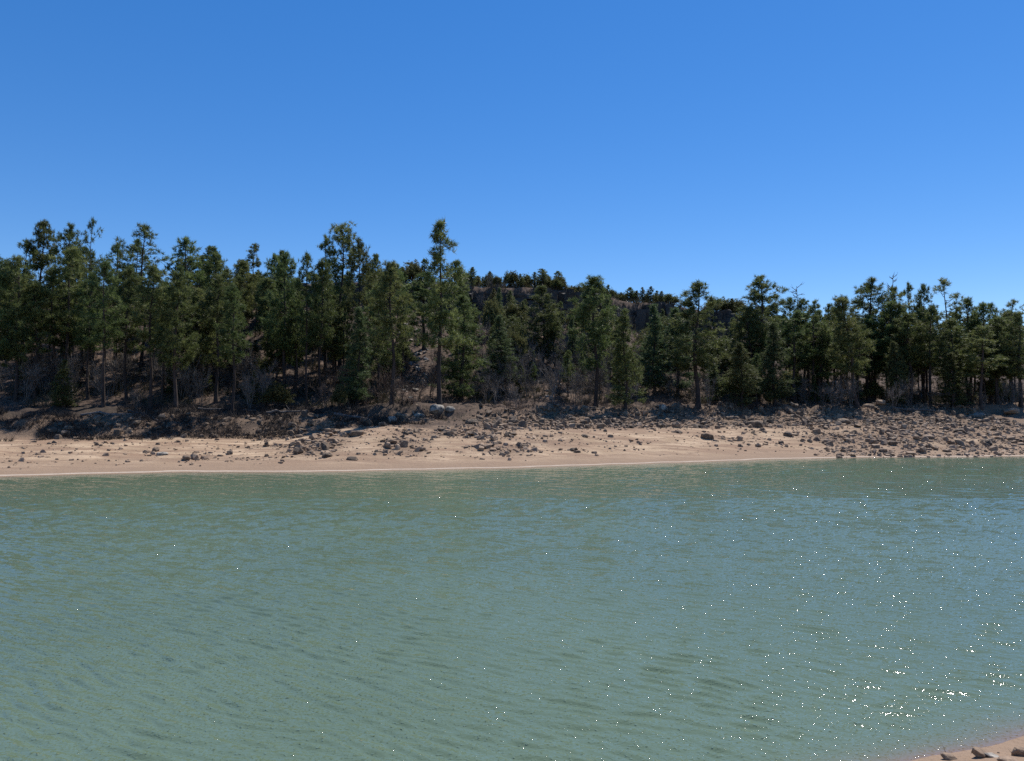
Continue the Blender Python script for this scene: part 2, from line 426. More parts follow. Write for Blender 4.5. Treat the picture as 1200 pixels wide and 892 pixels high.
def build_juniper(seed):
    rng = np.random.default_rng(seed); tb = Tubes(); P, D = [], []
    for s in range(4):
        a = rng.uniform(0, 6.28); tilt = rng.uniform(.05, .3)
        top = np.array([math.cos(a) * tilt * HN, math.sin(a) * tilt * HN, HN * rng.uniform(.6, .85)])
        tb.tube([np.array([0, 0, -.4]), top * .35 + np.array([0, 0, .2]), top], [.30, .2, .04], 6)
    nb = 300
    for i in range(nb):
        v = rng.normal(size=3); v /= np.linalg.norm(v); v[2] = abs(v[2]) * 1.0 - .25
        lob = 1 + .34 * math.sin(3 * math.atan2(v[1], v[0]) + seed) * math.cos(4 * v[2] + seed) + .2 * rng.normal()
        c = np.array([0, 0, HN * .42]); e = c + v * np.array([5.6, 5.6, 7.8]) * lob
        if rng.random() < .12: continue
        k = 8
        u = rng.uniform(.5, 1, k)[:, None]
        P.append(c + (e - c) * u + rng.normal(0, .55, (k, 3))); D.append(np.tile(v * .6 + np.array([0, 0, .5]), (k, 1)))
    P = np.concatenate(P); D = np.concatenate(D)
    P[:, 2] = np.maximum(P[:, 2], .3)
    V, F = blades(rng, P, D, 12, .95, .19, .6)
    return tb.mesh('trunk', M['bark']), mesh_np('crown', V, F, M['juni'])

def build_snag(seed):
    rng = np.random.default_rng(seed); tb = Tubes()
    z = np.linspace(-.3, HN, 12)
    ax = np.stack([.12 * np.sin(z * .5), .1 * np.cos(z * .4), z], -1)
    tb.tube(ax, .17 * (1 - np.clip(z, 0, HN) / HN) ** .8 + .03, 7)
    for i in range(42):
        t = rng.uniform(.45, .99); o = np.array([.12 * math.sin(t * HN * .5), .1 * math.cos(t * HN * .4), t * HN])
        a = rng.uniform(0, 6.28); L = (1.8 * (1 - t) + .75) * rng.uniform(.5, 1.1)
        d = np.array([math.cos(a), math.sin(a), rng.uniform(-.1, .6)])
        e = o + d * L + np.array([0, 0, .12 * L])
        tb.tube([o, o + d * L * .55, e], [.05, .036, .018], 4)
        for k in range(3):
            q = o + d * L * rng.uniform(.4, .9); d2 = d + rng.normal(0, .5, 3)
            tb.tube([q, q + d2 * .28 * L, q + d2 * .5 * L + np.array([0, 0, .1])], [.028, .02, .012], 3)
    return tb.mesh('trunk', M['deadwood'])

def build_bare(seed, stems=5, twig=.016, mat='grey', spread=.28, wild=.42):
    """leafless shrub, nominal height 5: stems that fork three times, and the fine twigs"""
    rng = np.random.default_rng(seed); st = Tubes(); V = []
    def grow(o, d, L, r, lev):
        n = 4; pts = [o]
        for k in range(n - 1):
            d = d + rng.normal(0, .12, 3) + np.array([0, 0, .05]); d /= np.linalg.norm(d)
            pts.append(pts[-1] + d * L / (n - 1))
        st.tube(pts, np.linspace(r, r * .55, n), 5 if lev < 1 else 3)
        if lev >= 3:
            for k in range(6):
                q = pts[rng.integers(1, n)]; dd = d + rng.normal(0, wild + .1, 3); dd /= np.linalg.norm(dd)
                side = np.cross(dd, rng.normal(size=3)); side /= np.linalg.norm(side)
                l = rng.uniform(.3, .75); V.extend([q + side * twig, q - side * twig, q + dd * l])
            return
        for k in range(3 if lev else 4):
            q = pts[rng.integers(1, n)] if k else pts[-1]
            grow(q, d + rng.normal(0, wild, 3), L * rng.uniform(.5, .78), r * .55, lev + 1)
    for i in range(stems):
        a = rng.uniform(0, 6.28)
        d = np.array([math.cos(a) * spread, math.sin(a) * spread, 1.0])
        grow(np.array([math.cos(a) * .15, math.sin(a) * .15, -.15]), d / np.linalg.norm(d), rng.uniform(1.5, 2.3), .042, 0)
    V = np.array(V)
    return st.mesh('stems', M[mat]), mesh_np('twigs', V, np.arange(len(V)).reshape(-1, 3), M[mat])

# ------------------------------------------------------------------ the setting
def axis_steps(parts):
    out = [parts[0][0]]
    for a, b, st in parts:
        n = max(1, int(round((b - a) / st))); out += list(a + (b - a) * (np.arange(n) + 1) / n)
    return np.array(out)
def grid_mesh(name, xs, ys, zf, mat, sm=True):
    X, Y = np.meshgrid(xs, ys); Z = zf(X, Y)
    V = np.stack([X, Y, Z], -1).reshape(-1, 3); nx = len(xs)
    i = (np.arange(len(ys) - 1)[:, None] * nx + np.arange(nx - 1)[None, :]).reshape(-1)
    F = np.stack([i, i + 1, i + nx + 1, i + nx], -1)
    return mesh_np(name, V, F, mat, sm), V

def rubble_density(x, y):
    """how thickly stones lie: 0..1, and how brown with silt they are"""
    s = y - yw(x)
    patch = fbm(x / 5.5, y / 3.2, 90, 3)
    fan = smooth(27, 36, x) * smooth(-.6, 1.5, s) * smooth(34, 27, s) * (.80 + 1.0 * patch)
    tongue = smooth(21, 31, x) * smooth(5, 2.5, np.abs(s - 3.5)) * .0
    band = smooth(-9, 2, x) * smooth(12.5, 16, s) * smooth(29, 24, s) * (1.15 + .5 * patch)
    mid = smooth(-13.5, -9, x) * smooth(7, 0, x) * smooth(3.5, 6.5, s) * smooth(20, 15, s) * (.55 + 1.5 * patch)
    left = smooth(-28, -25, x) * smooth(-13, -17, x) * smooth(4, 7, s) * smooth(22, 17, s) * (.35 + 1.5 * patch)
    edge = smooth(18.5, 20, s) * smooth(27, 22, s) * smooth(-6, -10, x) * (.95 + .9 * patch)
    thin = smooth(2.0, 5, s) * smooth(30, 24, s) * (.085 + .22 * np.clip(patch, 0, 1))
    inner = smooth(15, 24, x) * smooth(4.5, 8, s) * smooth(16, 12, s) * (.24 + .9 * patch)
    d = np.clip(np.maximum.reduce([fan, band, mid, left, edge, thin, inner]), 0, 1)
    brown = np.clip(smooth(20, 9, s) + .25 * smooth(27, 40, x), 0, 1)
    return d, brown

txs = axis_steps([(-3000, -600, 240), (-600, -130, 25), (-130, -62, 1.2), (-62, 62, .40), (62, 125, 1.0), (125, 600, 25), (600, 3000, 240)])
tys = axis_steps([(-2000, -200, 180), (-200, -10, 12), (-10, 6, 1.0), (6, 13, .18), (13, 40, 1.6), (40, 112, .40), (112, 122, .8), (122, 156, .5), (156, 220, 2.5), (220, 600, 25), (600, 4000, 300)])
me, V = grid_mesh('terrain', txs, tys, height, M['ground'])
x, y = V[:, 0], V[:, 1]; s = y - yw(x)
lf = smooth(-8, -16, x)
n = fbm(x / 3.0, y / 3.0, 40, 3)
sand_end = (21.0 * lf + 15.5 * (1 - lf)) + 2.2 * n
sandm = np.where(y < 32, 1.0, smooth(1.2, -1.2, s - sand_end))
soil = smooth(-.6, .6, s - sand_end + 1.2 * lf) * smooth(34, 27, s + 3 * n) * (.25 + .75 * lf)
den, _b = rubble_density(x, y)
stony = np.clip(den * 1.0, 0, .85) * np.where(y < 32, 0, 1)
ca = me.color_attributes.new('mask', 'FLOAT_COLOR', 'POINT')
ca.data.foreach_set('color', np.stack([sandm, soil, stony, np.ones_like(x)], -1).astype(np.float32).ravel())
tag(link('terrain', me), 'tan sand shore rising to a wooded rocky hillside with a plateau', None, None, 'structure')

def lake_grid():
    us = np.concatenate([-np.geomspace(40, 1.04, 26), np.linspace(-1, 1, 721), np.geomspace(1.04, 40, 26)])
    ys = axis_steps([(-60, 6, 6), (6, 8.6, .3), (8.6, 20, .048), (20, 40, .075), (40, 76, .13), (76, 130, 6)])
    U, Y = np.meshgrid(us, ys); X = U * (np.clip(Y, 6, 200) * .74 + 4.0)
    cell = np.maximum(np.gradient(ys)[:, None] * np.ones_like(U), (np.clip(Y, 6, 200) * .74 + 4.0) * 2 / 720)
    r = np.random.default_rng(11); Z = np.zeros_like(X)
    bx = X + .30 * fbm(X / 2.2, Y / 2.2, 21, 2); by = Y + .22 * fbm(X / 3.0, Y / 2.0, 23, 2)      # bends the crests
    for n_, l0, l1, sl, sd in ((70, .15, .40, .32, 10), (30, .11, .24, .05, 30), (14, .7, 2.2, .05, 26)):
        for i in range(n_):
            lam = l0 * (l1 / l0) ** r.random(); k = 2 * math.pi / lam
            th = R(66) + r.normal(0, R(sd)); ph = r.uniform(0, 6.283)
            wgt = smooth(2.0, 3.0, lam / cell)
            t_ = k * (bx * math.cos(th) + by * math.sin(th)) + ph
            Z += wgt * sl * math.sqrt(2 / n_) / k * np.sin(t_ + .62 * np.sin(t_))
    Z = .05 * np.tanh(Z / .05)
    fade = smooth(1.02, .98, np.abs(U)) * smooth(7, 8.6, Y) * smooth(90, 76, Y)
    Z *= fade * (.75 + .55 * np.clip(.5 + fbm(X / 9 + Y / 30, Y / 6, 15, 3), 0, 1)) * np.clip(-height(X, Y, False) / .35, 0.06, 1)
    lean = .08 * smooth(12, 7, cell / .01 * .5)                   # crests lean over towards the near shore
    V = np.stack([X - .4 * lean * Z, Y - .9 * lean * Z, Z], -1).reshape(-1, 3); nx = len(us)
    i = (np.arange(len(ys) - 1)[:, None] * nx + np.arange(nx - 1)[None, :]).reshape(-1)
    return mesh_np('lake_water', V, np.stack([i, i + 1, i + nx + 1, i + nx], -1), M['water'], True), V
me, V = lake_grid()
depth = -height(V[:, 0], V[:, 1], False)
fa = me.attributes.new('shallow', 'FLOAT', 'POINT')
fa.data.foreach_set('value', np.exp(-np.clip(depth, 0, 9) / .07).astype(np.float32))
tag(link('lake_water', me), 'rippled green lake water with sun glints', None, None, 'structure')

# ------------------------------------------------------------------ stones
def hull_mesh(name, seed, squash, mat, n=22, sub=False):
    rng = np.random.default_rng(seed); bm = bmesh.new()
    for k in range(n):
        v = rng.normal(size=3); v /= np.linalg.norm(v)
        v = np.sign(v) * np.abs(v) ** .72 * rng.uniform(.85, 1.1)
        bm.verts.new(v * np.array([1, .8, squash]) * .5)
    r = bmesh.ops.convex_hull(bm, input=bm.verts)
    bmesh.ops.delete(bm, geom=[g for g in r['geom_interior'] if isinstance(g, bmesh.types.BMVert)], context='VERTS')
    if sub:
        bmesh.ops.bevel(bm, geom=list(bm.edges), offset=.035, segments=1, affect='EDGES')
        bmesh.ops.triangulate(bm, faces=bm.faces)
        bmesh.ops.subdivide_edges(bm, edges=list(bm.edges), cuts=1, use_grid_fill=True)
        for v in bm.verts:
            v.co += v.co.normalized() * .05 * float(fbm(np.array([v.co.x * 5 + seed]), np.array([v.co.y * 5 + v.co.z * 3]), seed)[0])
    bmesh.ops.triangulate(bm, faces=bm.faces)
    bmesh.ops.recalc_face_normals(bm, faces=bm.faces)
    me = bpy.data.meshes.new(name); bm.to_mesh(me); bm.free(); me.materials.append(mat)
    return me
HULLS = {}
for mk in ('basalt', 'brownrock', 'palerock'):
    HULLS[mk] = [hull_mesh('rock', 100 + k, (.5, .62, .75, .9)[k % 4], M[mk], 14) for k in range(8)]
BIG = {mk: [hull_mesh('boulder', 200 + k, (.55, .7, .85)[k % 3], M[mk], 26, True) for k in range(5)] for mk in ('basalt', 'brownrock', 'palerock')}

SMALL = [hull_mesh('stone', 130 + k, (.5, .62, .75, .9)[k % 4], M['basalt'], 13) for k in range(8)]
rng = np.random.default_rng(7)
REPEATS = []            # (object, size, words before, words after, landmark set): labelled at the end by what stands beside each
def put_rock(name, me, x, y, size, label, cat, group, rz=None, flat=1.0, sink=.28):
    o = link(name, me)
    o.location = (x, y, H(x, y) + size * flat * .11)
    o.rotation_euler = (rng.normal(0, .12), rng.normal(0, .12), rng.uniform(0, 6.28) if rz is None else rz)
    o.scale = (size, size * rng.uniform(.8, 1.1), size * flat)
    return tag(o, label, cat, group)

# boulders one can point at: pixel x, pixel y of the foot, width in pixels, material, flatness, label
NAMED = [
 (459, 496, 19, 'palerock', .95, 'big rounded grey boulder at the foot of the bank, left of the pale boulders'),
 (447, 500, 12, 'basalt', .8, 'dark boulder against the left side of the big rounded grey boulder'),
 (473, 492, 14, 'basalt', .9, 'dark shaded boulder behind and right of the big rounded grey boulder'),
 (492, 489, 16, 'palerock', .7, 'grey slanting boulder, left one of the pale group below the tallest pine'),
 (512, 488, 20, 'palerock', .85, 'tallest pale boulder with bright facets below the tallest thin pine'),
 (527, 487, 14, 'palerock', .7, 'squat pale boulder, right one of the group below the tallest pine'),
 (553, 497, 19, 'basalt', .55, 'low dark rock with grass behind it, right of the pale boulders'),
 (416, 512, 20, 'basalt', .5, 'flat dark rock lying alone at the top of the sand below the bank'),
 (572, 499, 14, 'basalt', .5, 'dark flat rock at the left end of the grey rubble band'),
 (180, 529, 14, 'basalt', .65, 'dark rock at the left of the stone cluster on the left sand'),
 (188, 534, 17, 'palerock', .4, 'flat grey slab in front of the stone cluster on the left sand'),
 (170, 531, 10, 'brownrock', .6, 'small brown rock leftmost in the stone cluster on the left sand'),
 (217, 540, 13, 'basalt', .7, 'dark double-humped rock low on the left sand near the water'),
 (268, 533, 12, 'basalt', .8, 'dark upright rock alone on the sand right of the left stone spread'),
 (147, 542, 9, 'brownrock', .4, 'small flat rock lying by itself close to the left waterline'),
 (382, 537, 15, 'basalt', .7, 'dark pointed rock near the water, left of the middle stone spread'),
 (412, 540, 18, 'basalt', .4, 'low dark slab near the water in the middle stone spread'),
 (494, 529, 12, 'brownrock', .5, 'brown flat stone at the front of the middle stone spread'),
 (672, 529, 12, 'basalt', .6, 'dark rock, left one of the low pair on the middle sand'),
 (677, 531, 10, 'basalt', .5, 'dark rock, right one of the low pair on the middle sand'),
 (686, 513, 8, 'basalt', .9, 'small dark upright stone high on the smooth middle sand'),
 (778, 484, 15, 'palerock', .9, 'pale rounded boulder in the brush between the two dark pines'),
 (831, 516, 18, 'basalt', .55, 'dark rounded boulder on the sand below the big dark pine'),
 (796, 508, 11, 'basalt', .6, 'dark rock on the sand edge left of the rounded dark boulder'),
 (886, 502, 23, 'basalt', .6, 'wide dark boulder in the rubble band below the bushy green tree'),
 (925, 512, 13, 'basalt', .9, 'dark upright boulder standing on the sand left of the rubble fan'),
 (890, 524, 10, 'brownrock', .7, 'brown stone on the inner right sand above the waterline'),
 (916, 521, 8, 'basalt', .9, 'small dark cube-like stone on the sand left of the rubble fan'),
 (990, 498, 18, 'basalt', .75, 'large dark boulder in the rubble below the leaning pine'),
 (1022, 479, 19, 'brownrock', .7, 'grey boulder under the trees right of the leaning pine trunk'),
 (1034, 477, 16, 'brownrock', .6, 'pale slab under the trees behind the grey boulder, right of the leaning pine'),
 (1160, 522, 18, 'basalt', .6, 'dark boulder near the water at the right of the rubble fan'),
 (1128, 509, 15, 'basalt', .6, 'dark flat boulder in the middle of the rubble fan'),
 (1090, 515, 15, 'brownrock', .6, 'brown rounded boulder in the left half of the rubble fan'),
 (1190, 487, 18, 'brownrock', .5, 'large brown boulder at the right edge of the photo under the trees'),
 (1150, 490, 17, 'palerock', .6, 'grey boulder at the upper edge of the rubble fan under the right pines'),
 (1060, 508, 13, 'brownrock', .6, 'brown angular boulder at the left of the rubble fan beside the sand'),
 (1049, 522, 14, 'basalt', .5, 'low dark boulder where the rubble fan meets the smooth sand'),
 (1112, 530, 12, 'brownrock', .5, 'brown boulder at the waterline in the middle of the rubble fan'),
]
taken = []
for k, (xp, yp, w, mk, fl, lab) in enumerate(NAMED):
    x, y, z = ground_hit(xp, yp)
    sz = w * y / FPX * .95
    put_rock('boulder', BIG[mk][k % 5], x, y + sz * .35, sz, lab, 'boulder', None, flat=min(1.0, fl * 1.25))
    taken.append((x, y, sz))

# countable stones strewn over the beach: the largest as things, the rest as rubble
cand = []
while len(cand) < 18000:
    x = rng.uniform(-45, 62, 4000); sx = rng.uniform(-.5, 31, 4000); y = yw(x) + sx
    d, b = rubble_density(x, y)
    keep = rng.random(4000) < d
    for xx, yy, bb, dd in zip(x[keep], y[keep], b[keep], d[keep]):
        s0 = .09 + .13 * rng.random() + (.75 if dd > .3 else .5) * rng.random() ** 6
        cand.append((s0, xx, yy, bb))
cand = cand[:18000]
cand.sort(reverse=True)
def zone(x, y):
    s = y - float(yw(np.array([x]))[0])
    if s < 0.6: return 'at the waterline', 'waterline'
    if x > 27: return ('in the rubble fan at the right', 'fan') if s < 15 else ('in the upper rubble under the right pines', 'upper right rubble')
    if s > 12.5 and x > -9: return 'in the dark rubble band above the middle sand', 'rubble band'
    if x > 14: return 'on the sand left of the rubble fan', 'inner right sand'
    if x > 3: return 'on the smooth sand right of the middle', 'smooth sand'
    if x > -14: return 'in the middle stone spread on the sand', 'middle spread'
    if x > -29: return ('in the stone spread on the left sand' if s < 19 else 'along the foot of the shaded left bank'), 'left spread'
    return ('on the open sand at far left' if s < 19 else 'along the foot of the far left bank'), 'far left sand'
def far_from_named(x, y, s): return all((x - a) ** 2 + (y - b) ** 2 > (.5 * (c + s)) ** 2 for a, b, c in taken)
nind = 0; rest = []
for s0, x, y, b in cand:
    if nind < 205 and far_from_named(x, y, s0):
        mk = 'brownrock' if rng.random() < b * .8 + .1 else 'basalt'
        k = int(rng.integers(0, 8)); fl = rng.uniform(.85, 1.25)
        zt, zg = zone(x, y)
        shape = ('flat', 'low', 'angular', 'blocky')[k % 4]
        col = 'brown' if mk == 'brownrock' else 'dark grey'
        o = put_rock('stone', HULLS[mk][k], x, y, s0 * 1.1, f'{shape} {col} stone lying {zt}', 'stone', f'stones strewn over the beach, {zg}', flat=fl)
        REPEATS.append((o, s0, f'{shape} {col} stone', 'stone'))
        nind += 1
    else: rest.append((s0, x, y, b))
def merged_stones(name, rows, pick, mat, label):
    VV, FF, n = [], [], 0
    for s0, x, y, z in rows:
        me = SMALL[int(rng.integers(0, 8))]
        key = id(me)
        if key not in CACHE:
            v = np.zeros(len(me.vertices) * 3, np.float32); me.vertices.foreach_get('co', v)
            CACHE[key] = (v.reshape(-1, 3), np.array([p.vertices[:] for p in me.polygons]))
        v, f = CACHE[key]
        a = rng.uniform(0, 6.28); c, s = math.cos(a), math.sin(a)
        q = v @ np.array([[c, s, 0], [-s, c, 0], [0, 0, 1]]) * np.array([s0, s0, s0 * rng.uniform(.7, 1.3)])
        VV.append(q + np.array([x, y, z + s0 * .02])); FF.append(f + n); n += len(v)
    o = link(name, mesh_np(name, np.concatenate(VV), np.concatenate(FF), mat))
    return tag(o, label, None, None, 'stuff')
CACHE = {}
rx = np.array([r[1] for r in rest]); ry = np.array([r[2] for r in rest]); rz_ = height(rx, ry)
rows = [(r[0], r[1], r[2], z) for r, z in zip(rest, rz_)]
isb = rng.random(len(rest)) < np.array([r[3] for r in rest]) * .8 + .1
merged_stones('rubble', [r for r, b in zip(rows, isb) if b], None, M['brownrock_i'], 'loose small brown stones strewn over the sand')
merged_stones('rubble', [r for r, b in zip(rows, isb) if not b], None, M['basalt_i'], 'loose small dark stones strewn along the upper beach')

# talus below the cliff, and stones on the wooded slope
tal = []
for k in range(5200):
    x = rng.uniform(-75, 95); rd = float(rim(np.array([x]))[0]); w0 = float(yw(np.array([x]))[0]) + 33
    u = rng.random() ** .8; y = w0 + (rd - w0) * u
    chute = math.exp(-((x + 13.5 + .06 * (y - 100)) / 2.6) ** 2) * 1.6 + .5 * math.exp(-((x - 6) / 5) ** 2) * (1 if u < .6 else .2)
    if rng.random() < .13 + chute + .35 * (u > .85): tal.append((.18 + .25 * rng.random() + (1.1 if chute > .4 else .6) * rng.random() ** 3.2, x, y, chute))
tal.sort(reverse=True)
for s0, x, y, ch in tal[:50]:
    pale = ch > .35
    o = put_rock('talus_block', HULLS['palerock' if pale else 'basalt'][int(rng.integers(0, 8))], x, y, s0,
             'pale angular block in the rock chute left of the tallest pine' if (pale and x < -8) else ('pale angular block on the scree slope right of the tallest pine' if pale else 'dark angular block on the wooded slope below the rim'),
             'rock', 'pale blocks in the chute' if (pale and x < -8) else ('pale blocks on the scree' if pale else 'dark blocks on the wooded slope'), flat=.8)
    REPEATS.append((o, s0, ('pale' if pale else 'dark') + ' angular slope block', 'tree'))
tx = np.array([r[1] for r in tal[50:]]); ty = np.array([r[2] for r in tal[50:]]); tz = height(tx, ty)
trow = [(r[0], r[1], r[2], z) for r, z in zip(tal[50:], tz)]
pal = [r[3] > .3 for r in tal[50:]]
M['pale_i'] = mat_rock('pale_scree', (0.20, 0.182, 0.16), (0.42, 0.385, 0.335), (0.22, 0.185, 0.15), island=True)
merged_stones('scree', [r for r, p in zip(trow, pal) if p], None, M['pale_i'], 'pale broken scree in the rock chute')
merged_stones('scree', [r for r, p in zip(trow, pal) if not p], None, M['basalt_i'], 'dark stones scattered on the wooded hillside')

# ------------------------------------------------------------------ the cliff along the rim
def block_mesh(seed):
    r2 = np.random.default_rng(seed); bm = bmesh.new()
    bmesh.ops.create_cube(bm, size=1.0)
    for v in bm.verts: v.co += type(v.co)(r2.normal(0, .09, 3))
    bmesh.ops.subdivide_edges(bm, edges=list(bm.edges), cuts=1, use_grid_fill=True)
    for v in bm.verts: v.co = v.co * (1 - .16 * max(0, v.co.length - .62)) + type(v.co)(r2.normal(0, .05, 3))
    bmesh.ops.triangulate(bm, faces=bm.faces); bmesh.ops.recalc_face_normals(bm, faces=bm.faces)
    me = bpy.data.meshes.new('rock_block'); bm.to_mesh(me); bm.free(); me.materials.append(M['cliff']); return me
blocks = [block_mesh(300 + k) for k in range(9)]
cliff = tag(link('cliff', None), 'dark basalt rim of jointed blocks along the top of the hill', None, None, 'structure')
cliff.location = (0, 128, 21)
x = -62.0; nblk = 0
while x < 60:
    w = rng.uniform(.9, 2.3)
    xa = np.array([x]); rd = float(rim(xa)[0]); tp = float(np.interp(x, RX, RT)); ch = float(np.interp(x, RX, RC))
    gap = fbm(xa / 7, 0 * xa, 77, 2)[0]
    frac = np.clip(.95 + 1.0 * gap, .35, 1.08)
    zc = tp - ch - .8; ztop = tp - ch + ch * frac * rng.uniform(.9, 1.05); recess = rng.normal(0, .45)
    while zc < ztop - .25:
        hb = min(rng.uniform(.9, 2.2), ztop - zc + .1)
        c = link('rock_block', blocks[int(rng.integers(0, 9))], cliff); nblk += 1
        back = (zc - (tp - ch)) * .12
        c.location = (x + rng.normal(0, .12), rd + .2 + recess + back + rng.normal(0, .18) - 128, zc + hb / 2 - 21)
        c.scale = (w * rng.uniform(.95, 1.12), rng.uniform(1.5, 2.4), hb * 1.06); c.rotation_euler = (rng.normal(0, .05), rng.normal(0, .05), rng.normal(0, .22))
        zc += hb
    x += w * .93
print('cliff blocks', nblk)

# ------------------------------------------------------------------ the trees
LIB = {}
def variant(kind, seed, **kw):
    key = (kind, seed)
    if key not in LIB:
        LIB[key] = build_juniper(seed) if kind == 'juniper' else build_snag(seed) if kind == 'snag' else build_tree(kind, seed, **kw)
    return LIB[key]
NV = {'slender': 6, 'full': 4, 'open': 5, 'sparse': 3, 'crest': 3, 'cone': 3, 'skirt': 3, 'column': 2, 'juniper': 4}
WN = {'slender': 3.4, 'full': 4.5, 'open': 4.1, 'sparse': 3.4, 'crest': 3.9, 'cone': 3.6, 'skirt': 4.3, 'column': 4.6, 'tall': 2.9, 'juniper': 11, 'snag': 3.4}
tcount = [0]
def place_tree(kind, x, y, h, wid, label, group=None, seed=None, **kw):
    k = tcount[0]; tcount[0] += 1
    z = H(x, y)
    name = {'juniper': 'juniper_tree', 'column': 'juniper_tree', 'snag': 'dead_tree', 'cone': 'fir_tree'}.get(kind, 'pine_tree')
    root = link(name, None); root.location = (x, y, z - .05)
    root.rotation_euler = (0, 0, 0 if kw else rng.uniform(0, 6.28))
    sz = h / HN; sxy = min(max(wid / WN[kind], sz * .6), sz * 2.0)
    root.scale = (sxy, sxy, sz)
    v = variant(kind, (seed if seed is not None else 1000 + k % NV.get(kind, 3)), **kw)
    if kind == 'snag': link('trunk', v, root)
    else: link('trunk', v[0], root); link('crown', v[1], root)
    return tag(root, label, 'tree', group)
def tree_px(kind, xp, ytop, wpx, where, label, group=None, **kw):
    """where: pixel row of the foot (>300) or a distance in metres (<300)"""
    if where > 300: x, y, z = ground_hit(xp, where, 60)
    else: y = where; x = ray(xp, 475)[0] * y; z = H(x, y)
    top = EYE + ray(xp, ytop)[2] * y
    return place_tree(kind, x, y, top - z, wpx * y / FPX, label, group, **kw)

